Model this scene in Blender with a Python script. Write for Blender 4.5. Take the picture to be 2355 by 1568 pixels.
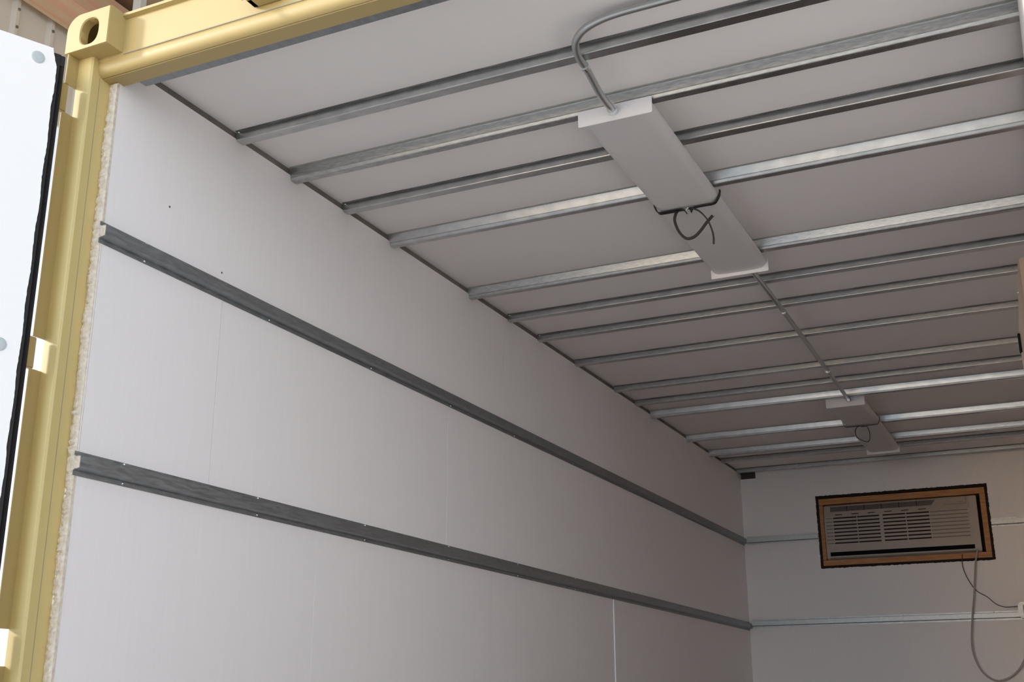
import bpy, bmesh, math, random
from mathutils import Vector, Matrix
random.seed(7)
S = bpy.context.scene
for o in list(bpy.data.objects):
    bpy.data.objects.remove(o)
COL = S.collection

# ------------------------------------------------------------ camera
W, H, F = 2355, 1568, 2692.3
cam_d = bpy.data.cameras.new('camera')
cam = bpy.data.objects.new('camera', cam_d)
COL.objects.link(cam)
cam_d.sensor_fit = 'HORIZONTAL'
cam_d.sensor_width = 36.0
cam_d.lens = 36.0 * F / W
cam_d.clip_start = 0.02
cam_d.clip_end = 200
yaw, pitch, roll = -0.44212292, 0.30666392, -0.00300949
ca, sa, cb, sb, cc, sc_ = math.cos(yaw), math.sin(yaw), math.cos(pitch), math.sin(pitch), math.cos(roll), math.sin(roll)
fwd = Vector((sa*cb, ca*cb, sb))
rgt = Vector((ca, -sa, 0))
upv = rgt.cross(fwd)
r2 = rgt*cc + upv*sc_
u2 = -rgt*sc_ + upv*cc
cam.matrix_world = Matrix(((r2.x, u2.x, -fwd.x, 0), (r2.y, u2.y, -fwd.y, 0), (r2.z, u2.z, -fwd.z, 0.79), (0, 0, 0, 1)))
S.camera = cam

# ------------------------------------------------------------ light and exposure
S.view_settings.view_transform = 'Standard'
S.view_settings.look = 'None'
S.view_settings.gamma = 1
S.view_settings.use_curve_mapping = False
S.view_settings.exposure = -0.2
S.cycles.use_denoising = True
S.cycles.max_bounces = 14
S.cycles.diffuse_bounces = 10
S.cycles.glossy_bounces = 6
S.cycles.sample_clamp_indirect = 8
S.cycles.caustics_reflective = False
S.cycles.caustics_refractive = False

world = bpy.data.worlds.new('world')
S.world = world
world.use_nodes = True
nt = world.node_tree
bg = nt.nodes['Background']
# hazy sky: bright warm haze at the horizon, bluer and dimmer overhead
_tc = nt.nodes.new('ShaderNodeTexCoord')
_sx = nt.nodes.new('ShaderNodeSeparateXYZ')
_rp = nt.nodes.new('ShaderNodeValToRGB')
nt.links.new(_tc.outputs['Generated'], _sx.inputs['Vector'])
nt.links.new(_sx.outputs['Z'], _rp.inputs['Fac'])
nt.links.new(_rp.outputs['Color'], bg.inputs['Color'])
_e = _rp.color_ramp.elements
_e[0].position = 0.0
_e[0].color = (0.88, 0.945, 1.03, 1)
_e[1].position = 0.75
_e[1].color = (0.24, 0.28, 0.33, 1)
_m = _e.new(0.22)
_m.color = (0.73, 0.79, 0.87, 1)
# the haze is brighter on the side of the low sun, out in front of the container
_dp = nt.nodes.new('ShaderNodeVectorMath')
_dp.operation = 'DOT_PRODUCT'
_dp.inputs[1].default_value = (-0.45, -0.893, 0)
_mr = nt.nodes.new('ShaderNodeMapRange')
_mr.inputs['From Min'].default_value = -0.5
_mr.inputs['From Max'].default_value = 1.0
_mr.inputs['To Min'].default_value = 1.0
_mr.inputs['To Max'].default_value = 5.0
nt.links.new(_tc.outputs['Generated'], _dp.inputs[0])
nt.links.new(_dp.outputs['Value'], _mr.inputs['Value'])
nt.links.new(_mr.outputs['Result'], bg.inputs['Strength'])
# golden glow added just below the horizon to warm the channels' reflections
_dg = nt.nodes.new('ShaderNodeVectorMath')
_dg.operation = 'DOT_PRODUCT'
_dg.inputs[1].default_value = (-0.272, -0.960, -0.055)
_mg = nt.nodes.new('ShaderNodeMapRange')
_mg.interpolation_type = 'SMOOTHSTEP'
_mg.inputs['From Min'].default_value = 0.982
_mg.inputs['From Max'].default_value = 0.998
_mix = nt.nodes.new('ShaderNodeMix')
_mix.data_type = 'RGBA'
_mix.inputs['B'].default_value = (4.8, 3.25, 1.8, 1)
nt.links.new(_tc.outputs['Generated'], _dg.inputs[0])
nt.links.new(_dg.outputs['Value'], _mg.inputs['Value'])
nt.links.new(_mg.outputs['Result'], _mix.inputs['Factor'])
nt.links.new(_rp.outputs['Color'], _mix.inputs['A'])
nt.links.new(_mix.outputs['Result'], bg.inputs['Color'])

sun_d = bpy.data.lights.new('sun', 'SUN')
sun_d.energy = 2.7
sun_d.angle = math.radians(7)
sun_d.color = (1.0, 0.93, 0.80)
sun = bpy.data.objects.new('sun', sun_d)
COL.objects.link(sun)
sdir = Vector((-0.78, -0.62, 0.36)).normalized()       # towards the sun: low, outside the open end, on the left
sun.rotation_euler = sdir.to_track_quat('Z', 'Y').to_euler()
sun.location = sdir * 12

# ------------------------------------------------------------ materials
def mat(name, color, rough=0.6, metal=0.0, spec=None):
    m = bpy.data.materials.new(name)
    m.use_nodes = True
    b = m.node_tree.nodes['Principled BSDF']
    b.inputs['Base Color'].default_value = (*color, 1)
    b.inputs['Roughness'].default_value = rough
    b.inputs['Metallic'].default_value = metal
    if spec is not None:
        b.inputs['Specular IOR Level'].default_value = spec
    return m

def noise_mat(name, c1, c2, scale=(1, 1, 1), rough=0.6, metal=0.0, detail=4, nscale=5.0, bump=0.0, lo=0.35, hi=0.65, rough2=None, spec=None, bdist=0.01):
    """base colour runs between c1 and c2 through a stretched noise in object space"""
    m = mat(name, c1, rough, metal, spec)
    nt = m.node_tree
    N, L = nt.nodes, nt.links
    b = N['Principled BSDF']
    tc = N.new('ShaderNodeTexCoord')
    mp = N.new('ShaderNodeMapping')
    mp.inputs['Scale'].default_value = scale
    nz = N.new('ShaderNodeTexNoise')
    nz.inputs['Scale'].default_value = nscale
    nz.inputs['Detail'].default_value = detail
    rp = N.new('ShaderNodeMapRange')
    rp.inputs['From Min'].default_value = lo
    rp.inputs['From Max'].default_value = hi
    mx = N.new('ShaderNodeMix')
    mx.data_type = 'RGBA'
    mx.inputs['A'].default_value = (*c1, 1)
    mx.inputs['B'].default_value = (*c2, 1)
    L.new(tc.outputs['Object'], mp.inputs['Vector'])
    L.new(mp.outputs['Vector'], nz.inputs['Vector'])
    L.new(nz.outputs['Fac'], rp.inputs['Value'])
    L.new(rp.outputs['Result'], mx.inputs['Factor'])
    L.new(mx.outputs['Result'], b.inputs['Base Color'])
    if rough2 is not None:
        r = N.new('ShaderNodeMapRange')
        r.inputs['To Min'].default_value = rough
        r.inputs['To Max'].default_value = rough2
        L.new(rp.outputs['Result'], r.inputs['Value'])
        L.new(r.outputs['Result'], b.inputs['Roughness'])
    if bump:
        bp = N.new('ShaderNodeBump')
        bp.inputs['Strength'].default_value = bump
        bp.inputs['Distance'].default_value = bdist
        L.new(nz.outputs['Fac'], bp.inputs['Height'])
        L.new(bp.outputs['Normal'], b.inputs['Normal'])
    return m

M = {}
M['foam'] = noise_mat('white_foam_board', (0.90, 0.875, 0.87), (0.92, 0.895, 0.89), (1, 60, 1.2), 0.5, nscale=3.0, bump=0.04, detail=6, lo=.3, hi=.7, bdist=.003)
M['foam_back'] = noise_mat('white_foam_board_end', (0.91, 0.885, 0.87), (0.93, 0.905, 0.89), (60, 1, 1.2), 0.6, nscale=3.0, bump=0.04, detail=5, bdist=.003)
M['foam_ceiling'] = noise_mat('white_ceiling_board', (0.85, 0.83, 0.82), (0.87, 0.85, 0.84), (1, 1, 1), 0.6, nscale=2.0)
M['foam_cut'] = noise_mat('cut_foam_edge', (0.60, 0.52, 0.42), (0.74, 0.67, 0.57), (1, 1, 1), 0.9, nscale=90.0, bump=0.6, bdist=.004)
M['galv'] = noise_mat('galvanised_steel', (0.52, 0.545, 0.55), (0.64, 0.655, 0.655), (3, 5, 5), 0.33, 1.0, nscale=6.0, detail=3)
M['galv_dull'] = noise_mat('weathered_galvanised_steel', (0.28, 0.30, 0.31), (0.37, 0.39, 0.40), (8, 3, 20), 0.42, 0.9, nscale=9.0, rough2=0.6, detail=5)
M['galv_stain'] = noise_mat('stained_galvanised_steel', (0.44, 0.46, 0.465), (0.62, 0.63, 0.62), (5, 14, 34), 0.34, 1.0, nscale=8.0, rough2=0.40, detail=9, lo=.36, hi=.68)
M['galv_end'] = noise_mat('satin_galvanised_steel', (0.40, 0.41, 0.40), (0.50, 0.51, 0.50), (6, 8, 20), 0.48, 0.9, nscale=9.0, detail=4)
M['galv_lip'] = noise_mat('galvanised_lip', (0.42, 0.42, 0.38), (0.50, 0.50, 0.46), (3, 8, 8), 0.5, 0.6, nscale=8.0)
M['flange'] = noise_mat('shaded_steel_flange', (0.10, 0.095, 0.09), (0.26, 0.26, 0.255), (1, 20, 8), 0.6, 0.5, nscale=10.0)  # the lip's downward-facing shade is put into this dark colour
M['rail'] = noise_mat('primed_steel_rail', (0.15, 0.135, 0.115), (0.22, 0.20, 0.175), (1, 1, 1), 0.6, 0.2, nscale=8)
M['conduit'] = mat('zinc_conduit', (0.50, 0.52, 0.52), 0.36, 0.85)
M['zinc'] = mat('bright_zinc', (0.78, 0.82, 0.84), 0.22, 0.95)
M['tan'] = noise_mat('tan_container_paint', (0.425, 0.32, 0.128), (0.45, 0.34, 0.14), (1, 1, 1), 0.42, nscale=3)
M['tan_lit'] = noise_mat('tan_paint_lit', (0.60, 0.475, 0.20), (0.64, 0.51, 0.22), (1, 1, 1), 0.45, nscale=3)  # same tan paint, lightened in colour for the brighter light on the post
M['seam'] = mat('grey_line', (0.32, 0.28, 0.19), 0.7)
M['rubber'] = mat('black_rubber_gasket', (0.012, 0.011, 0.012), 0.5)
M['white_enamel'] = mat('white_enamel', (0.88, 0.885, 0.91), 0.35)
M['door_foam'] = mat('white_door_foam', (0.94, 0.94, 0.94), 0.6)
M['lens'] = mat('milky_lens', (0.66, 0.65, 0.65), 0.35)
M['strap'] = mat('black_strap', (0.012, 0.009, 0.010), 0.45)
M['ac_white'] = noise_mat('cream_plastic', (0.43, 0.365, 0.30), (0.47, 0.40, 0.33), (1, 1, 1), 0.45, nscale=4)
M['ac_groove'] = mat('shallow_groove_plastic', (0.23, 0.195, 0.165), 0.6)
M['ac_dark'] = mat('dark_vent', (0.035, 0.027, 0.024), 0.8, spec=0.15)
M['ac_black'] = mat('black_louver', (0.006, 0.006, 0.007), 0.8, spec=0.1)
M['wood'] = noise_mat('pine_frame', (0.42, 0.19, 0.075), (0.55, 0.27, 0.11), (2, 2, 14), 0.65, nscale=5)
M['opening'] = mat('dark_opening', (0.02, 0.010, 0.007), 0.9)  # near-black, for the lining and back of the opening
M['cord'] = mat('grey_cord', (0.42, 0.38, 0.36), 0.5)
M['wire'] = mat('thin_brown_wire', (0.07, 0.045, 0.035), 0.5)
M['panel'] = mat('taupe_painted_steel', (0.30, 0.23, 0.18), 0.45)
M['panel2'] = mat('darker_taupe_steel', (0.20, 0.155, 0.125), 0.5)
M['floor'] = noise_mat('plywood_floor', (0.12, 0.07, 0.05), (0.17, 0.10, 0.07), (1, 6, 1), 0.55, nscale=3)
M['ground'] = noise_mat('pale_concrete', (0.64, 0.62, 0.605), (0.70, 0.68, 0.66), (1, 1, 1), 0.85, nscale=0.8)
M['siding'] = mat('beige_metal_siding', (0.70, 0.67, 0.61), 0.35)
M['timber'] = noise_mat('weathered_timber', (0.62, 0.50, 0.33), (0.70, 0.36, 0.24), (22, 0.4, 22), 0.8, nscale=1.0, detail=3)
M['deck'] = noise_mat('brown_roof_deck', (0.36, 0.25, 0.16), (0.46, 0.34, 0.23), (8, .5, 1), 0.8, nscale=2)
M['pipe_white'] = mat('pale_strut', (0.66, 0.66, 0.62), 0.5)
M['cap'] = mat('pale_grey_plastic_cap', (0.50, 0.56, 0.58), 0.5)
M['dark_hole'] = mat('dark_steel_recess', (0.07, 0.06, 0.05), 0.7)

# ------------------------------------------------------------ geometry helpers
class MB:
    def __init__(self):
        self.bm = bmesh.new()
    def box(self, x0, x1, y0, y1, z0, z1, rot=None, org=None):
        vs = [Vector((x, y, z)) for x in (x0, x1) for y in (y0, y1) for z in (z0, z1)]
        if rot is not None:
            c = Vector(org)
            vs = [rot @ (v - c) + c for v in vs]
        v = [self.bm.verts.new(p) for p in vs]
        for f in ((0, 1, 3, 2), (4, 6, 7, 5), (0, 4, 5, 1), (2, 3, 7, 6), (0, 2, 6, 4), (1, 5, 7, 3)):
            self.bm.faces.new([v[i] for i in f])
        return self
    def prism(self, pts, fn0, fn1):
        """closed outline pts swept from fn0(p) to fn1(p)"""
        a = [self.bm.verts.new(fn0(p)) for p in pts]
        b = [self.bm.verts.new(fn1(p)) for p in pts]
        n = len(pts)
        for i in range(n):
            self.bm.faces.new((a[i], a[(i+1) % n], b[(i+1) % n], b[i]))
        self.bm.faces.new(a[::-1])
        self.bm.faces.new(b)
        return self
    def alongx(self, prof, x0, x1):
        return self.prism(prof, lambda p: (x0, p[0], p[1]), lambda p: (x1, p[0], p[1]))
    def alongy(self, prof, y0, y1):
        return self.prism(prof, lambda p: (p[0], y0, p[1]), lambda p: (p[0], y1, p[1]))
    def alongz(self, prof, z0, z1):
        return self.prism(prof, lambda p: (p[0], p[1], z0), lambda p: (p[0], p[1], z1))
    def tube(self, pts, r, n=10, caps=True, flat=None):
        """round (or flat ribbon when flat=(w,t)) sweep through pts"""
        P = [Vector(p) for p in pts]
        T = []
        for i in range(len(P)):
            t = (P[min(i+1, len(P)-1)] - P[max(i-1, 0)]).normalized()
            T.append(t)
        ref = Vector((0, 0, 1)) if abs(T[0].z) < .9 else Vector((0, 1, 0))
        nrm = (ref - T[0]*ref.dot(T[0])).normalized()
        rings = []
        for i, p in enumerate(P):
            nrm = (nrm - T[i]*nrm.dot(T[i])).normalized()
            bn = T[i].cross(nrm)
            rg = []
            if flat:
                w, t = flat
                wd = Vector((0, 1, 0))
                wd = (wd - T[i]*wd.dot(T[i])).normalized()
                th = T[i].cross(wd)
                for a, b in ((-1, -1), (1, -1), (1, 1), (-1, 1)):
                    rg.append(self.bm.verts.new(p + wd*a*w/2 + th*b*t/2))
            else:
                for k in range(n):
                    a = 2*math.pi*k/n
                    rg.append(self.bm.verts.new(p + (nrm*math.cos(a) + bn*math.sin(a))*r))
            rings.append(rg)
        m = len(rings[0])
        for i in range(len(rings)-1):
            for k in range(m):
                self.bm.faces.new((rings[i][k], rings[i][(k+1) % m], rings[i+1][(k+1) % m], rings[i+1][k]))
        if caps:
            self.bm.faces.new(rings[0][::-1])
            self.bm.faces.new(rings[-1])
        return self
    def disc(self, c, axis, r, h, n=20, dome=0.0):
        """short cylinder from c along axis, with a slightly domed end"""
        ax = Vector(axis).normalized()
        ref = Vector((0, 0, 1)) if abs(ax.z) < .9 else Vector((1, 0, 0))
        u = (ref - ax*ref.dot(ax)).normalized()
        v = ax.cross(u)
        c = Vector(c)
        prof = [(r, 0), (r, h)]
        if dome:
            prof += [(r*.8, h+dome*.6), (r*.4, h+dome*.92)]
        rings = []
        for rr, hh in prof:
            rings.append([self.bm.verts.new(c + ax*hh + (u*math.cos(2*math.pi*k/n) + v*math.sin(2*math.pi*k/n))*rr) for k in range(n)])
        for i in range(len(rings)-1):
            for k in range(n):
                self.bm.faces.new((rings[i][k], rings[i][(k+1) % n], rings[i+1][(k+1) % n], rings[i+1][k]))
        self.bm.faces.new(rings[0][::-1])
        self.bm.faces.new(rings[-1])
        return self
    def build(self, name, m, parent=None, smooth=False, bevel=0.0, loc=None):
        bm = self.bm
        bmesh.ops.recalc_face_normals(bm, faces=bm.faces)
        if bevel:
            es = [e for e in bm.edges if len(e.link_faces) == 2 and e.calc_face_angle(0) > 0.6]
            bmesh.ops.bevel(bm, geom=es, offset=bevel, segments=2, affect='EDGES', clamp_overlap=True)
        me = bpy.data.meshes.new(name)
        if loc is not None:
            bmesh.ops.translate(bm, verts=bm.verts, vec=-Vector(loc))
        bm.to_mesh(me)
        bm.free()
        me.materials.append(m)
        if smooth:
            for p in me.polygons:
                p.use_smooth = True
        o = bpy.data.objects.new(name, me)
        COL.objects.link(o)
        if loc is not None:
            o.location = loc
        if parent is not None:
            o.parent = parent
            if loc is None:
                o.location = -parent.location          # meshes below are written in world metres
        return o

def smooth_by_angle(o, deg=35):
    for p in o.data.polygons:
        p.use_smooth = True
    try:
        o.data.set_sharp_from_angle(angle=math.radians(deg))
    except Exception:
        pass
    return o

def thing(name, label, cat, loc, group=None):
    o = bpy.data.objects.new(name, None)
    COL.objects.link(o)
    o.location = loc
    o.empty_display_size = .1
    o['label'] = label
    o['category'] = cat
    if group:
        o['group'] = group
    return o

def tag(o, label, cat, group=None):
    o['label'] = label
    o['category'] = cat
    if group:
        o['group'] = group
    return o

def struct(o):
    o['kind'] = 'structure'
    return o

def spline(pts, n=8):
    P = [Vector(p) for p in pts]
    Q = [2*P[0]-P[1]] + P + [2*P[-1]-P[-2]]
    out = []
    for i in range(1, len(Q)-2):
        p0, p1, p2, p3 = Q[i-1], Q[i], Q[i+1], Q[i+2]
        for k in range(n):
            t = k/n
            out.append(.5*((2*p1) + (p2-p0)*t + (2*p0-5*p1+4*p2-p3)*t*t + (3*p1-p0-3*p2+p3)*t**3))
    out.append(P[-1])
    return out

# measures (metres): x across, y into the container, z up
XL, XR = -2.18, 0.060         # faces of the foam on the side walls
YF, YB = 2.10, 8.62           # front edge of the foam, face of the end wall
ZW, ZC, ZFL = 2.493, 2.515, 0.17

# ------------------------------------------------------------ the room: floor, ceiling, walls
struct(MB().box(XL-.05, XR+.08, 2.0, YB+.05, ZFL-.03, ZFL).build('floor', M['floor']))
struct(MB().box(XL-.02, XR+.02, 2.155, YB+.03, ZC, ZC+.03).build('ceiling', M['foam_ceiling']))

# left wall: foam boards butted together, a hair of shadow between them
wl = MB()
def boards(z0, z1, cuts):
    ys = [YF] + cuts + [YB+.03]
    for a, b in zip(ys[:-1], ys[1:]):
        wl.box(XL-.028, XL + random.uniform(-.0006, .0004), a+.0009, b-.0009, z0, z1)
boards(1.985, ZW, [4.515])
boards(1.372, 1.985, [2.595, 4.005, 4.515])
boards(ZFL, 1.372, [3.138, 4.40, 5.826, 7.1])
wall_left = struct(wl.build('wall_left', M['foam']))
# a proud white joint low on the wall, beyond the second seam
jt = MB().box(XL-.001, XL+.005, 5.820, 5.834, ZFL, 1.345).build('joint_lip', M['white_enamel'], wall_left)

for py, pz in ((2.340, 2.157), (2.583, 2.041)):
    MB().disc((XL-.0005, py, pz), (1, 0, 0), .0032, .0012, 8).build('pinhole', M['rail'], wall_left)
# torn cut edge of the foam at the doorway
bm = bmesh.new()
rng = random.Random(3)
nz, nu = 420, 6
rows = []
wob = [rng.uniform(-1, 1) for _ in range(nz+1)]
for i in range(nz+1):
    z = ZFL + (2.425-ZFL)*i/nz
    big = .35*math.sin(z*23)+.3*math.sin(z*51+1)
    out = .0045*wob[i] + .003*big + (0.004 if 1.40 < z < 2.33 else 0.0)
    row = []
    # outline seen from above: reveal side, rounded nose, room side
    prof = [(-.0285, .030), (-.0290, .002), (-.0255-out*.1, -.002-out*.6), (-.016, -.005-out*.6), (-.006, -.005-out*.3), (-.0005, -.002), (0.0002, .006)]
    for k, (dx, dy) in enumerate(prof):
        j = rng.uniform(-1, 1)*.0014 if 1 < k < 5 else 0
        row.append(bm.verts.new((XL+dx+j, YF+dy+j, z)))
    rows.append(row)
for i in range(nz):
    for k in range(len(rows[0])-1):
        bm.faces.new((rows[i][k], rows[i][k+1], rows[i+1][k+1], rows[i+1][k]))
bm.faces.new(rows[-1])
m_ = MB(); m_.bm.free(); m_.bm = bm
fe = m_.build('foam_edge', M['foam_cut'], wall_left)
fe['label'] = 'rough cream cut edge of the foam'

# end wall with the air conditioner opening and a small notch in its upper left corner
AX0, AX1, AZ0, AZ1 = -1.632, -0.470, 1.763, 2.279
NX, NZ = -2.065, 2.452
we = MB()
for (x0, x1, z0, z1) in ((XL, AX0, ZFL, NZ), (NX, AX0, NZ, ZC), (AX1, XR, ZFL, ZC), (AX0, AX1, ZFL, AZ0), (AX0, AX1, AZ1, ZC)):
    we.box(x0, x1, YB, YB+.03, z0, z1)
wall_end = struct(we.build('wall_end', M['foam_back']))
nb = MB().box(XL, NX, YB+.024, YB+.03, NZ, ZC).build('notch_recess', M['dark_hole'], wall_end)
struct(MB().box(XR, XR+.03, 2.10, YB+.03, ZFL, 2.478).build('wall_right', M['foam']))
# steel top side rails seen as a dark strip between wall board and ceiling board
struct(MB().box(XL-.06, XL-.004, 2.125, YB+.03, 2.478, 2.56).build('trim_1', M['rail']))
struct(MB().box(XR+.004, XR+.05, 2.125, YB+.03, 2.470, 2.56).build('trim_2', M['rail']))

# ------------------------------------------------------------ container shell and doorway frame
cf = thing('container_frame', 'tan painted steel container shell with corner casting and door frame', 'shipping container', (-2.2, 2.0, 0))
# corrugated steel skin outside the foam
def corr(n, a0, a1, d):
    pts = []
    p = (a1-a0)/n
    for i in range(n):
        s = a0+p*i
        pts += [(s, 0), (s+p*.3, 0), (s+p*.5, d), (s+p*.8, d)]
    pts.append((a1, 0))
    return pts
sk = MB()
c = corr(24, 2.16, 8.75, .028)
sk.alongz([(-2.262+d, y) for y, d in c] + [(-2.268+d, y) for y, d in c[::-1]], .16, 2.56)
c = corr(24, 2.16, 8.75, -.028)
sk.alongz([(.142+d, y) for y, d in c] + [(.148+d, y) for y, d in c[::-1]], .16, 2.56)
sk.box(-2.27, .15, 2.06, 8.75, 2.565, 2.585)
sk.box(-2.27, .15, 8.72, 8.75, .16, 2.585)
sk.build('steel_skin', M['tan'], cf)
sk = MB().box(-2.27, .15, 2.0, 8.75, .02, .14).build('base_rail', M['tan'], cf)

# corner post: reveal, front face and the outer lug strip, cut away at the hinges
HZ = (2.350, 1.642, 0.935)
post = MB()
post.alongz([(-2.208, 2.034), (-2.213, 2.029), (-2.259, 2.029), (-2.259, 2.13), (-2.208, 2.13)], .14, 2.479)
post.build('corner_post', M['tan_lit'], cf, bevel=.0)
# groove in the reveal
MB().box(-2.2085, -2.2076, 2.060, 2.0618, .14, 2.43).build('reveal_groove', M['seam'], cf)
lug = MB()
zs = [.14]
for z in HZ[::-1]:
    zs += [z-.042, z+.042]
zs.append(2.478)
for a, b in zip(zs[0::2], zs[1::2]):
    lug.alongz([(-2.2620, 2.034), (-2.2620, 1.993), (-2.2605, 1.991), (-2.2585, 1.991), (-2.2570, 1.993), (-2.2570, 2.0295), (-2.2590, 2.034)], a, b)
lug.build('post_lug', M['tan'], cf)
# right hand post, beyond the frame of the picture
MB().box(.10, .15, 1.992, 2.12, .14, 2.59).build('corner_post', M['tan'], cf)

# door header: cream front face, rolled lower edge, wide underside
hd = MB()
prof = [(2.036, 2.592), (2.036, 2.584), (2.049, 2.580), (2.049, 2.474), (2.0515, 2.470), (2.050, 2.463), (2.0505, 2.452), (2.054, 2.441), (2.060, 2.4335), (2.068, 2.430),
        (2.0705, 2.432), (2.0725, 2.4285), (2.121, 2.428), (2.121, 2.592)]
hd.alongx(prof, -2.209, .12)
smooth_by_angle(hd.build('door_header', M['tan'], cf), 30)
# thin grey strip along the front hem
MB().box(-2.12, .12, 2.0478, 2.0500, 2.4725, 2.4755).build('hem_line', M['seam'], cf)

# corner casting: rounded block with an oval slot
def stadium(cx, cz, hw, hh, n):
    pts = []
    for k in range(n):
        a = 2*math.pi*k/n
        e = 2.6
        ct, st = math.cos(a), math.sin(a)
        pts.append((cx + hw*math.copysign(abs(ct)**(2/e), ct), cz + hh*math.copysign(abs(st)**(2/e), st)))
    return pts
def outer_block(x0, x1, z0, z1, r, cx, cz, n):
    """outline sampled by angle about (cx,cz); only the top outer corner is round"""
    pts = []
    for k in range(n):
        a = 2*math.pi*k/n
        d = Vector((math.cos(a), math.sin(a)))
        t = 1e9
        if d.x > 1e-9: t = min(t, (x1-cx)/d.x)
        if d.x < -1e-9: t = min(t, (x0-cx)/d.x)
        if d.y > 1e-9: t = min(t, (z1-cz)/d.y)
        if d.y < -1e-9: t = min(t, (z0-cz)/d.y)
        p = Vector((cx, cz)) + d*t
        q = Vector((x0+r, z1-r))
        if p.x < q.x and p.y > q.y:
            # ray to circle of radius r about q
            o_ = Vector((cx, cz)) - q
            b_ = o_.dot(d)
            c_ = o_.dot(o_) - r*r
            t = -b_ + math.sqrt(max(0, b_*b_-c_))
            p = Vector((cx, cz)) + d*t
        pts.append((p.x, p.y))
    return pts
bm = bmesh.new()
N_ = 96
cx, cz = -2.192, 2.531
x0, x1, z0, z1 = -2.275, -2.1235, 2.479, 2.594
outl = outer_block(x0, x1, z0, z1, .048, cx, cz, N_)
for tgt in ((x0, z0), (x1, z0), (x1, z1)):        # snap the nearest samples to the true corners
    j = min(range(N_), key=lambda i: (outl[i][0]-tgt[0])**2 + (outl[i][1]-tgt[1])**2)
    outl[j] = tgt
inn = stadium(cx, cz, .0315, .0385, N_)
inn2 = stadium(cx, cz, .034, .041, N_)
def ring(pts, y):
    return [bm.verts.new((p[0], y, p[1])) for p in pts]
def inset(pts, d):
    return [(p[0] + (cx-p[0])*d, p[1] + (cz-p[1])*d) for p in pts]
R = [ring(outl, 2.15), ring(outl, 1.994), ring(inset(outl, .04), 1.990), ring(inn2, 1.990), ring(inn, 1.993), ring(inn, 2.018), ring(inset(outl, .14), 2.018), ring(inset(outl, .14), 2.10)]
for a, b in zip(R[:-1], R[1:]):
    for k in range(N_):
        bm.faces.new((a[k], a[(k+1) % N_], b[(k+1) % N_], b[k]))
bm.faces.new(R[-1])
bm.faces.new(R[0])
m_ = MB(); m_.bm.free(); m_.bm = bm
smooth_by_angle(m_.build('corner_casting', M['tan'], cf), 40)
MB().tube([(-2.20, 2.03, 2.523), (-2.18, 2.05, 2.535), (-2.15, 2.07, 2.54)], .006).build('casting_lug', M['zinc'], cf, smooth=True)

# locking bar keeper on the header front
kp = MB()
kp.box(-1.690, -1.60, 2.012, 2.049, 2.492, 2.575)
kp.box(-1.690, -1.672, 1.992, 2.049, 2.492, 2.575)
kp.build('locking_bar_keeper', M['tan'], cf, bevel=.003)
MB().disc((-1.681, 1.992, 2.484), (0, -1, 0), .006, .01, 12, .003).build('keeper_bolt', M['zinc'], cf, smooth=True)

# ------------------------------------------------------------ open door leaf
E0 = Vector((-2.200, 1.930, 0))
ld = Vector((-.42, -.9075, 0)).normalized()
ln = Vector((-ld.y, ld.x, 0))                     # faces the opening
if ln.x < 0: ln = -ln
door = thing('container_door', 'open container door leaf lined with bright white foam board', 'door', (E0.x, E0.y, .2))
def leaf(s, t, z):
    p = E0 + ld*s + ln*t
    return (p.x, p.y, z)
TOPD = 2.425
d_ = MB()
d_.prism([(.0, -.055), (1.16, -.055), (1.16, -.02), (.0, -.02)], lambda p: leaf(p[0], p[1], .20), lambda p: leaf(p[0], p[1], TOPD-.004))
d_.build('steel_leaf', M['tan'], door)
gk = MB()
prof = [(-.004, -.020), (-.004, -.010), (.002, -.006), (.006, -.010), (.010, -.004), (.030, -.004), (.030, -.020)]
gk.prism(prof, lambda p: leaf(p[0], p[1], .20), lambda p: leaf(p[0], p[1], TOPD))
gk.prism([(-.002, -.020), (-.002, -.006), (1.15, -.006), (1.15, -.020)], lambda p: leaf(p[0], p[1], TOPD-.03), lambda p: leaf(p[0], p[1], TOPD-.001))
gk.build('rubber_gasket', M['rubber'], door)
# foam lining with a nibbled edge
bm = bmesh.new()
n = 260
rng = random.Random(5)
fr, bk = [], []
for i in range(n+1):
    z = .24 + (TOPD+.003-.24)*i/n
    s = .022 + rng.uniform(-.0008, .0008) + .0012*math.sin(z*37) + (.012*(i-(n-6))/6 if i > n-6 else 0)
    fr.append(bm.verts.new(leaf(s, .012, z)))
    bk.append(bm.verts.new(leaf(s+.002, -.008, z)))
far = [bm.verts.new(leaf(1.15, t, z)) for z in (.24, TOPD+.003) for t in (.012, -.008)]
bm.faces.new(fr + [far[2], far[0]])
bm.faces.new(bk[::-1] + [far[1], far[3]])
for i in range(n):
    bm.faces.new((fr[i], bk[i], bk[i+1], fr[i+1]))
bm.faces.new((fr[-1], bk[-1], far[3], far[2]))
bm.faces.new((fr[0], far[0], far[1], bk[0]))
bm.faces.new((far[0], far[2], far[3], far[1]))
m_ = MB(); m_.bm.free(); m_.bm = bm
m_.build('foam_lining', M['door_foam'], door)
for z in (2.388, 1.62, .8):
    cp = MB().disc(leaf(.070, .012, z), ln, .0165, .0015, 28, .0015).build('washer', M['cap'], door, smooth=False)
    MB().disc(leaf(.070, .0145, z), ln, .0032, .002, 10, .001).build('screw', M['galv_dull'], cp)
for z in HZ:                                      # hinge blades reach from the leaf into the gaps of the post lug
    hb = MB()
    prof = [(-2.2725, 2.004), (-2.2600, 2.006), (-2.2570, 2.000), (-2.2590, 1.985), (-2.234, 1.958), (-2.213, 1.928), (-2.235, 1.905), (-2.262, 1.945), (-2.2745, 1.985)]
    hb.alongz(prof, z-.040, z+.040)
    hb.build('hinge', M['tan'], door, bevel=.002)

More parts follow.
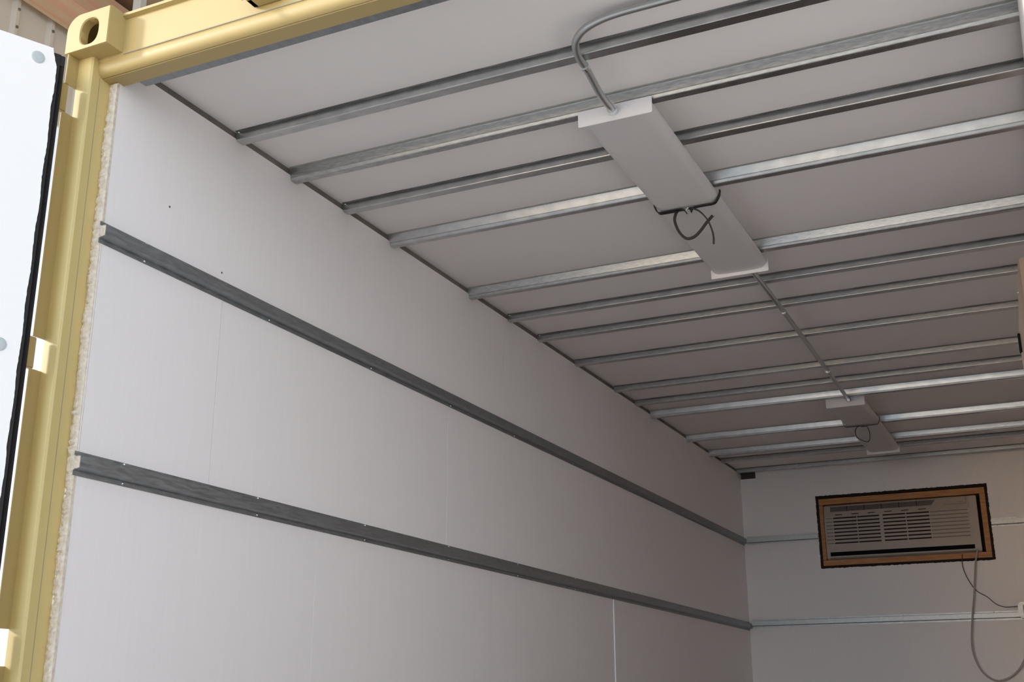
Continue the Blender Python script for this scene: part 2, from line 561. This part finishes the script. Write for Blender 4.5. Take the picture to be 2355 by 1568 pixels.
# ------------------------------------------------------------ ceiling channels
ZA, ZB = 2.487, 2.473
def channel_small(y):
    """narrow hat section: lip against the ceiling, web, bottom, rear web"""
    return [(y-.011, ZC), (y-.011, ZC-.002), (y, ZC-.003), (y, ZA+.0032), (y+.0006, ZA+.0014), (y+.0022, ZA), (y+.035, ZA), (y+.036, ZA+.001), (y+.036, ZC-.003), (y+.047, ZC-.002), (y+.047, ZC)]
def channel_tall(y, tilt=.006):
    return [(y-.013, ZC), (y-.013, ZC-.002), (y-.002-tilt*.3, ZC-.003), (y-.001-tilt*.3, ZC-.006), (y+tilt*.4, ZB+.0125), (y+tilt*.5+.0012, ZB+.0115), (y+tilt*.5, ZB+.0095), (y+tilt*.9, ZB+.0030), (y+tilt+.0006, ZB+.0012), (y+tilt+.0024, ZB), (y+.035, ZB), (y+.036, ZB+.001), (y+.036, ZC)]
CH = [ # y, kind, material, label
 (2.603, 'a', 'galv', 'narrow galvanised ceiling channel nearest the yellow door header, conduit strapped under it'),
 (2.886, 'b', 'galv_stain', 'deep galvanised ceiling channel directly above the front end of the near light'),
 (3.202, 'a', 'galv', 'narrow ceiling channel crossing behind the front half of the near light'),
 (3.518, 'b', 'galv', 'deep galvanised ceiling channel just in front of the near light strap'),
 (4.170, 'b', 'galv_stain', 'deep galvanised ceiling channel above the rear end of the near light'),
 (4.559, 'a', 'galv', 'narrow ceiling channel first beyond the near light'),
 (4.892, 'a', 'galv_stain', 'narrow ceiling channel second beyond the near light, where the straight conduit is strapped'),
 (5.360, 'a', 'galv_stain', 'narrow ceiling channel midway along the straight conduit, third beyond the near light'),
 (5.930, 'a', 'galv_stain', 'narrow ceiling channel with the conduit strap closest to the far light'),
 (6.272, 'a', 'galv_stain', 'narrow ceiling channel last one before the bright deep channel at the far light'),
 (6.550, 'b', 'galv', 'deep bright ceiling channel over the front end of the far light'),
 (7.272, 'b', 'galv', 'deep bright ceiling channel crossing just behind the strap of the far light'),
 (7.790, 'b', 'galv_stain', 'deep ceiling channel over the rear part of the far light'),
 (8.100, 'a', 'galv_stain', 'narrow ceiling channel second from the end wall, beyond the far light'),
 (8.520, 'a', 'galv_stain', 'last narrow ceiling channel, against the end wall above the air conditioner'),
]
TILT = {2.886: .006, 3.518: .0112, 4.170: .0098, 6.550: .0066, 7.272: .0059, 7.790: .0056}   # lean of each deep web, shaped to mirror the bright horizon
for i, (y, kind, mk, lab) in enumerate(CH):
    root = thing('ceiling_channel', lab, 'ceiling channel', (XL, y, ZC), 'galvanised channels across the ceiling')
    prof = channel_small(y) if kind == 'a' else channel_tall(y, TILT[y])
    MB().alongx(prof[2:-2] if kind == 'a' else prof[2:], XL-.003, XR+.02).build('channel_web', M[mk], root)
    lip = MB().box(XL+.004, XR, y-.012, y+.001, ZC-.003, ZC+.001)
    lip.build('flange', M['flange' if kind == 'a' else 'galv_lip'], root)
    if kind == 'a':
        MB().disc((XL+.012, y-.005, ZC-.003), (0, 0, -1), .0045, .003, 10, .002).build('screw', M['zinc'], root, smooth=True)
# flat channel tucked behind the header
hc = MB().alongx([(2.123, 2.432), (2.153, 2.432), (2.153, 2.5), (2.148, 2.5), (2.148, 2.437), (2.123, 2.437)], -2.130, XR).build('header_channel', M['galv_dull'], cf)
hc['label'] = 'grey steel strip along the inner edge of the header'

# ------------------------------------------------------------ wall hat channels with screws
def hat_prof(z0, d=.022, hgt=.060):
    """(depth, z) outline of a hat channel lying on a wall; open hollow end"""
    t = .0012
    o = [(0, z0), (t, z0), (t, z0+.0115), (d, z0+.0165), (d, z0+.0465), (t, z0+.0505), (t, z0+hgt), (0, z0+hgt)]
    return o + [(0, z0+.0495), (d-t, z0+.0455), (d-t, z0+.0175), (0, z0+.0125)]
def wall_hat_left(z0, label, sy):
    r = thing('wall_channel', label, 'wall channel', (XL, YF, z0), 'galvanised hat channels on the walls')
    MB().alongy([(XL+d, z) for d, z in hat_prof(z0)], YF-.008, YB).build('channel_body', M['galv_dull'], r)
    MB().box(XL+.001, XL+.0205, YF-.006, YF-.004, z0+.016, z0+.047).build('channel_end', M['foam_cut'], r)
    for y in sy:
        for z in (z0+.006, z0+.0555):
            MB().disc((XL+.001, y, z), (1, 0, 0), .0038, .003, 10, .002).build('screw', M['zinc'], r, smooth=True)
wall_hat_left(1.957, 'upper dark steel hat channel running the length of the left wall', [2.26, 2.82, 3.42, 4.02, 4.62, 5.3, 6.1, 6.94, 7.8])
wall_hat_left(1.345, 'lower dark steel hat channel running the length of the left wall', [2.26, 2.82, 3.417, 4.02, 4.65, 5.3, 6.1, 6.94, 7.8])
def wall_hat_end(z0, xa, xb, label, sx):
    r = thing('wall_channel', label, 'wall channel', (xa, YB, z0), 'galvanised hat channels on the walls')
    MB().alongx([(YB-d, z) for d, z in hat_prof(z0)], xa, xb).build('channel_body', M['galv_end'], r)
    for x in sx:
        for z in (z0+.006, z0+.0555):
            MB().disc((x, YB-.001, z), (0, -1, 0), .0045, .003, 10, .002).build('screw', M['zinc'], r, smooth=True)
wall_hat_end(1.960, XL+.023, AX0-.004, 'short galvanised channel on the end wall left of the air conditioner', [-2.08, -1.85])
wall_hat_end(1.980, AX1+.004, XR, 'short galvanised channel on the end wall right of the air conditioner', [-.43, -.3, -.1])
wall_hat_end(1.362, XL+.023, XR, 'long galvanised channel low on the end wall below the air conditioner', [-2.05, -1.6, -1.1, -.52, -.1])

# ------------------------------------------------------------ ceiling lights
def light(y0, y1, xa, xb, ys, label, soft):
    r = thing('ceiling_light', label, 'ceiling light', ((xa+xb)/2, (y0+y1)/2, 2.473), 'fluorescent ceiling lights')
    zt, zb = 2.4725, 2.430
    xm = (xa+xb)/2
    MB().box(xm-.062, xm+.062, y0+.004, y1-.004, zt-.018, zt).build('housing', M['white_enamel'], r)
    def lens(a, b, dz):
        w = (xb-xa)/2
        half = [(w-.003, zt-.010), (w-.004, zb+.022+dz), (w-.018, zb+.007+dz), (w-.026, zb+.003+dz), (w-.040, zb+.001+dz), (w-.065, zb+dz)]
        pr = [(xm-p, z) for p, z in half] + [(xm+p, z) for p, z in half[::-1]]
        o = MB().alongy(pr, a, b).build('diffuser', M['lens'], r)
        smooth_by_angle(o, 30)
    lens(y0+.003, ys-.001, 0.001)
    lens(ys-.001, y1-.003, 0.004)
    for a in (y0-.0035, y1-.0015):
        tp = zt+.004 if a < y1-.1 else zt
        dn = .004 if a < y1-.1 else .009
        pr = [(xa, tp), (xa+.004, tp+.001), (xb-.004, tp+.001), (xb, tp), (xb, zb-dn+.003), (xb-.003, zb-dn), (xa+.003, zb-dn), (xa, zb-dn+.003)]
        MB().alongy(pr, a, a+.003).build('end_cap', M['white_enamel'], r)
    return r
light(2.884, 4.272, -1.146, -.918, 3.580, 'near white fluorescent ceiling light, its milky lens tied with black strap', 0)
light(6.600, 7.975, -1.150, -.936, 7.125, 'far white fluorescent ceiling light close to the end wall', 0)

# black straps tied around the lights
st = thing('tie_strap', 'black plastic strap with dangling loops tied around the near light', 'strap', (-1.03, 3.58, 2.43), 'straps around the lights')
band = [(-1.146, 3.582, 2.474), (-1.146, 3.582, 2.455), (-1.136, 3.582, 2.432), (-1.12, 3.58, 2.4265), (-1.083, 3.58, 2.4262), (-1.05, 3.578, 2.4255), (-1.038, 3.577, 2.419), (-1.034, 3.576, 2.410)]
MB().tube(spline(band, 4), 0, flat=(.022, .0025)).build('band', M['strap'], st)
band = [(-1.017, 3.576, 2.410), (-1.014, 3.577, 2.419), (-1.005, 3.579, 2.4258), (-.97, 3.58, 2.427), (-.94, 3.581, 2.4275), (-.928, 3.582, 2.436), (-.9175, 3.582, 2.455), (-.914, 3.582, 2.474)]
MB().tube(spline(band, 4), 0, flat=(.014, .0030)).build('band', M['strap'], st)
MB().tube(spline([(-1.036, 3.575, 2.412), (-1.030, 3.574, 2.424), (-1.022, 3.574, 2.424), (-1.017, 3.575, 2.412)], 6), .0016).build('buckle', M['zinc'], st, smooth=True)
lp = [(-1.064, 3.577, 2.424), (-1.070, 3.57, 2.408), (-1.074, 3.57, 2.385), (-1.063, 3.57, 2.348), (-1.046, 3.57, 2.322), (-1.030, 3.57, 2.312), (-1.007, 3.57, 2.316), (-.984, 3.57, 2.335), (-.964, 3.57, 2.358), (-.941, 3.57, 2.380)]
MB().tube(spline(lp, 5), 0, flat=(.006, .0088)).build('loose_loop', M['strap'], st)
lp = [(-1.020, 3.562, 2.416), (-1.011, 3.56, 2.417), (-.991, 3.56, 2.406), (-.973, 3.56, 2.388), (-.956, 3.56, 2.361), (-.944, 3.56, 2.325), (-.940, 3.56, 2.298), (-.941, 3.56, 2.274)]
MB().tube(spline(lp, 5), 0, flat=(.008, .0048)).build('loose_end', M['strap'], st)
MB().tube([(-.968, 3.565, 2.350), (-.95, 3.563, 2.362), (-.933, 3.562, 2.374)], .0008, n=5).build('strap_thread', M['strap'], st)
st2 = thing('tie_strap', 'thin black strap with a small hanging loop tied around the far light', 'strap', (-1.03, 7.12, 2.43), 'straps around the lights')
band = [(-1.151, 7.122, 2.474), (-1.150, 7.122, 2.455), (-1.138, 7.122, 2.432), (-1.12, 7.12, 2.4265), (-1.04, 7.12, 2.4258), (-.96, 7.12, 2.4265), (-.944, 7.122, 2.433), (-.934, 7.122, 2.455), (-.933, 7.122, 2.474)]
MB().tube(spline(band, 4), 0, flat=(.014, .0030)).build('band', M['strap'], st2)
lp = [(-1.052, 7.11, 2.424), (-1.068, 7.1, 2.414), (-1.079, 7.1, 2.388), (-1.069, 7.1, 2.353), (-1.033, 7.1, 2.328), (-1.006, 7.1, 2.324), (-.996, 7.1, 2.357), (-1.000, 7.1, 2.395), (-1.013, 7.11, 2.424)]
MB().tube(spline(lp, 5), .0022, n=6).build('loose_loop', M['strap'], st2)
MB().box(-1.043, -1.015, 7.105, 7.118, 2.417, 2.425).build('buckle', M['strap'], st2)

# ------------------------------------------------------------ conduits
cd = thing('conduit', 'bent galvanised conduit curving down to the front end of the near light', 'conduit', (-1.03, 2.6, 2.49), 'galvanised conduits')
pth = [(.03, 2.470, 2.497), (-.4, 2.470, 2.497), (-.72, 2.470, 2.495), (-.86, 2.468, 2.492), (-.925, 2.474, 2.488), (-.972, 2.492, 2.484), (-1.005, 2.524, 2.480), (-1.020, 2.562, 2.477), (-1.027, 2.605, 2.475), (-1.029, 2.66, 2.473), (-1.033, 2.715, 2.468), (-1.037, 2.775, 2.461), (-1.036, 2.83, 2.4555), (-1.034, 2.872, 2.455)]
MB().tube(spline(pth, 6), .0105, n=16).build('pipe', M['conduit'], cd, smooth=True)
sp = MB().tube([(-1.029, 2.640, 2.4737), (-1.029, 2.654, 2.4735)], .0128, n=18).build('pipe_strap', M['zinc'], cd, smooth=False)
MB().box(-1.064, -1.017, 2.625, 2.641, 2.4845, 2.4868).build('strap_foot', M['zinc'], sp)
MB().disc((-1.055, 2.633, 2.4845), (0, 0, -1), .005, .003, 10, .002).build('screw', M['zinc'], sp)
MB().disc((-1.034, 2.862, 2.455), (0, 1, 0), .0145, .0180, 20).build('connector', M['zinc'], cd, smooth=False)
cd2 = thing('conduit', 'straight galvanised conduit running between the two ceiling lights', 'conduit', (-1.02, 5.4, 2.46), 'galvanised conduits')
MB().tube([(-1.000, 4.276, 2.461), (-1.002, 4.9, 2.462), (-1.010, 5.7, 2.462), (-1.020, 6.58, 2.460)], .0105, n=16).build('pipe', M['conduit'], cd2, smooth=True)
for y in (4.905, 5.945):
    sp = MB().tube([(-1.002-.012*(y-4.9), y-.007, 2.462), (-1.002-.012*(y-4.9), y+.007, 2.462)], .0128, n=18).build('pipe_strap', M['zinc'], cd2)
    MB().box(-1.035, -.985, y-.007, y+.007, 2.4735, 2.4865).build('strap_foot', M['zinc'], sp)
MB().disc((-1.020, 6.575, 2.460), (0, 1, 0), .0145, .0205, 20).build('connector', M['zinc'], cd2)

# ------------------------------------------------------------ air conditioner in its timber framed opening
fr = thing('wooden_frame', 'reddish pine frame lining the dark opening in the end wall', 'wooden frame', (-1.05, YB, AZ0))
yf0, yf1 = YB+.004, YB+.09
MB().box(AX0+.012, AX1-.012, yf0, yf1, AZ1-.062, AZ1-.020).build('frame_top', M['wood'], fr)
MB().box(AX0+.012, AX1-.012, yf0, yf1, AZ0+.010, AZ0+.054).build('frame_bottom', M['wood'], fr)
MB().box(AX0+.012, AX0+.042, yf0, yf1, AZ0+.056, AZ1-.064).build('frame_side', M['wood'], fr)
MB().box(AX1-.052, AX1-.012, yf0, yf1, AZ0+.056, AZ1-.064).build('frame_side', M['wood'], fr)
# ragged dark lining between foam and timber
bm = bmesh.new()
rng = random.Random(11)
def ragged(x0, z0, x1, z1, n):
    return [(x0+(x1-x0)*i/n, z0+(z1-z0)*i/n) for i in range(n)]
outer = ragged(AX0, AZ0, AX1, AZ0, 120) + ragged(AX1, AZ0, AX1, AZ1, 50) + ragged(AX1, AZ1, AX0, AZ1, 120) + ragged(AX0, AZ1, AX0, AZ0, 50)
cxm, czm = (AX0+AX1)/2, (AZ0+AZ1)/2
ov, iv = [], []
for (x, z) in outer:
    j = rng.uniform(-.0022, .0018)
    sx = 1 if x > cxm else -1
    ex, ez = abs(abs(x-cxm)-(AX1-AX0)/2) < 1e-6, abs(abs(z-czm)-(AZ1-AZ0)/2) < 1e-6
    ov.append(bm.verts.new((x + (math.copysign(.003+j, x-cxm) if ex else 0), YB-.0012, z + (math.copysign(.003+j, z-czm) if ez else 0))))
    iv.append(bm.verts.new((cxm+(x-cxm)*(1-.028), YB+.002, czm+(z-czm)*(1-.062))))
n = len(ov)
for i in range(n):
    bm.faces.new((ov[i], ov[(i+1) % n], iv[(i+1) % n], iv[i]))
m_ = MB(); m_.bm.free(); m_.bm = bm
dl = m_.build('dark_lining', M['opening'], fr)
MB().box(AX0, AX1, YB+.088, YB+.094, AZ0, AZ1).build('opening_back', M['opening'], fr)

ac = thing('air_conditioner', 'cream through-wall air conditioner with horizontal grille slots', 'air conditioner', (-1.07, YB, 1.83))
U0, U1, V0, V1 = AX0+.044, AX1-.078, AZ0+.058, AZ1-.066
ya = YB+.010
# body with a slightly sloping upper face and a recessed bottom lip
prof = [(YB+.085, V0), (ya+.012, V0), (ya+.004, V0+.012), (ya, V0+.045), (ya, V0+.30), (ya+.004, V0+.318), (ya+.016, V1-.006), (ya+.024, V1), (YB+.085, V1)]
body = MB().alongx(prof, U0, U1).build('casing', M['ac_white'], ac, bevel=.004)
MB().box(U1-.045, U1+.0015, ya-.003, ya+.05, V0+.008, V1-.006).build('side_trim', M['ac_white'], ac, bevel=.004)
# front vent slots: dark on the left two thirds, shallow moulded lines on the rest
gx0, gx1, gx2 = U0+.065, U0+.725, U1-.060
for k in range(8):
    z = V0+.295-.0255*k
    cols = [(gx0, gx0+.163), (gx0+.169, gx0+.322), (gx0+.346, gx0+.500), (gx0+.507, gx1)]
    g = MB()
    for a, b in cols:
        g.box(a, b, ya-.0008, ya+.002, z-.0065, z+.0035)
    g.build('vent_slot', M['ac_dark'], ac)
    g = MB()
    g.box(gx1+.006, gx2, ya-.0006, ya+.002, z-.0060, z+.0020)
    g.build('moulded_line', M['ac_groove'], ac)
    g = MB().box(U0+.012, gx0-.006, ya-.0006, ya+.002, z-.0060, z+.0020)
    g.build('moulded_line', M['ac_groove'], ac)
    rb = MB()
    rb.box(U0+.010, gx2+.01, ya-.0030, ya+.001, z+.0055, z+.0105)
    rb.build('grille_bar', M['ac_white'], ac)
for k in range(6):
    a = gx0+.015+k*.115
    MB().box(a, a+.050, ya+.0005, ya+.006, V0+.3150, V0+.3200).build('vent_slot', M['ac_dark'], ac)
# upper air outlet with fine slats, on the sloping face
def slope(z):
    t = (z-(V0+.318))/((V1-.006)-(V0+.318))
    return ya+.004 + .012*t
za, zb_ = V1-.052, V1-.014
g = MB()
g.prism([(U0+.045, za), (U0+.745, za), (U0+.775, zb_), (U0+.048, zb_)], lambda p: (p[0], slope(p[1])-.0012, p[1]), lambda p: (p[0], slope(p[1])+.004, p[1]))
g.build('air_outlet', M['ac_groove'], ac)
g = MB()
for k in range(5):
    z = za+.006+k*.0065
    g.box(U0+.048, U0+.748+k*.004, slope(z)-.0028, slope(z), z-.001, z+.001)
for k in range(1, 6):
    g.box(U0+.045+k*.12, U0+.048+k*.12, slope(za)-.003, slope(zb_), za, zb_)
g.build('outlet_slat', M['ac_dark'], ac)
# control flap on the right
g = MB()
g.box(U0+.83, U1-.065, slope(za)-.0016, slope(za)+.001, za-.004, za-.001)
g.box(U1-.068, U1-.065, slope(za)-.001, slope(zb_)+.001, za-.004, zb_+.006)
g.box(U1-.12, U1-.085, slope(za+.02)-.002, slope(za+.02), za+.010, za+.013)
g.build('control_flap', M['ac_groove'], ac)
# black bottom louver
g = MB().box(U0+.02, U1-.030, ya-.002, ya+.02, V0+.018, V0+.058).build('louver', M['ac_black'], ac, bevel=.006)
g = MB().box(U0+.022, U1-.028, ya-.006, ya+.01, V0+.004, V0+.013).build('louver_lip', M['ac_groove'], ac, bevel=.003)

cb_ = MB().tube(spline([(-.575, YB-.002, 1.836), (-.585, 8.60, 1.79), (-.599, 8.585, 1.725), (-.630, 8.582, 1.524), (-.657, 8.58, 1.382), (-.679, 8.58, 1.213), (-.665, 8.58, 1.101), (-.621, 8.58, 1.017), (-.546, 8.58, .975), (-.450, 8.58, 1.007), (-.373, 8.58, 1.096), (-.33, 8.575, 1.24), (-.322, 8.565, 1.36)], 6), .0062, n=10).build('power_cord', M['cord'], smooth=True)
tag(cb_, 'thick grey power cord hanging in a long loop from the air conditioner', 'cord')
wr = MB().tube(spline([(-.677, YB-.001, 1.806), (-.682, 8.605, 1.730), (-.659, 8.60, 1.642), (-.613, 8.60, 1.561), (-.550, 8.60, 1.516), (-.501, 8.60, 1.468), (-.450, 8.592, 1.446), (-.40, 8.588, 1.4445), (-.360, 8.585, 1.447)], 6), .0026, n=7).build('thin_wire', M['wire'], smooth=True)
tag(wr, 'thin dark wire drooping from the opening to the junction box', 'wire')
jb = thing('junction_box', 'grey metal junction box on the lower channel of the end wall', 'junction box', (-.30, 8.598, 1.41))
c8 = .016
bx = MB()
pr = [(-.366+c8, 1.368), (-.262, 1.368), (-.25, 1.38), (-.25, 1.457), (-.262, 1.470), (-.366+c8, 1.470), (-.366, 1.470-c8), (-.366, 1.368+c8)]
bx.prism(pr, lambda p: (p[0], 8.552, p[1]), lambda p: (p[0], 8.596, p[1]))
bx.build('box_body', M['galv_end'], jb)
MB().box(-.335, -.28, 8.547, 8.553, 1.375, 1.452).build('cover_plate', M['panel'], jb, bevel=.002)

# ------------------------------------------------------------ taupe box on the right wall
ep = thing('wall_box', 'taupe painted steel box mounted high on the right wall', 'wall box', (XR, 4.1, 2.0))
MB().box(-.030, XR-.001, 4.0, 4.35, 1.78, 2.224).build('enclosure', M['panel'], ep, bevel=.003)
MB().prism([(-.034, 2.222), (-.029, 2.222), (-.029, 1.80), (-.062, 1.80), (-.062, 1.955)], lambda p: (p[0], 4.006, p[1]), lambda p: (p[0], 4.03, p[1])).build('side_cover', M['panel2'], ep)
MB().box(-.066, -.058, 3.998, 4.02, 1.90, 1.965).build('latch', M['ac_black'], ep, bevel=.002)
MB().disc((-.046, 4.005, 2.104), (0, -1, 0), .003, .003, 10, .002).build('screw', M['zinc'], ep)

# ------------------------------------------------------------ outside: ground, siding, roof
struct(MB().box(-24, 24, -24, 24, -.05, 0).build('ground', M['ground']))
sd = MB()
pts = []
y = 1.6
while y < 15:
    pts += [(0, y), (0, y+.17), (.03, y+.19), (.03, y+.215), (0, y+.235)]
    y += .30
pr = [(-6.0+d, yy) for d, yy in pts] + [(-6.02, y), (-6.02, 1.6)]
sd.alongz(pr, 4.70, 5.74)
shed = struct(sd.build('wall_shed', M['siding']))
g = MB()
for yy in (4.82, 5.12, 5.42):
    for z in (5.345, 5.21):
        g.disc((-5.97, yy-.015, z), (1, 0, 0), .011, .006, 8, .004)
g.build('siding_screws', M['rail'], shed)
rb = MB().box(-5.93, -5.63, 1.4, 15, 5.40, 5.62).build('roof_beam', M['timber'])
tag(rb, 'weathered pinkish timber roof beam above the pale metal siding', 'roof beam')
struct(MB().box(-6.3, 6.5, 1.4, 15, 5.74, 5.80).build('ceiling_shed', M['deck']))
ps = MB().box(-5.27, -5.20, 5.13, 5.18, 5.0, 5.74)
ps = ps.build('roof_strut', M['pipe_white'])
tag(ps, 'pale upright strut under the shed roof behind the header', 'strut')
rf = MB().box(-5.05, -4.90, 1.4, 15, 5.60, 5.74).build('roof_purlin', M['deck'])
tag(rf, 'brown roof purlin just above the container header', 'purlin')
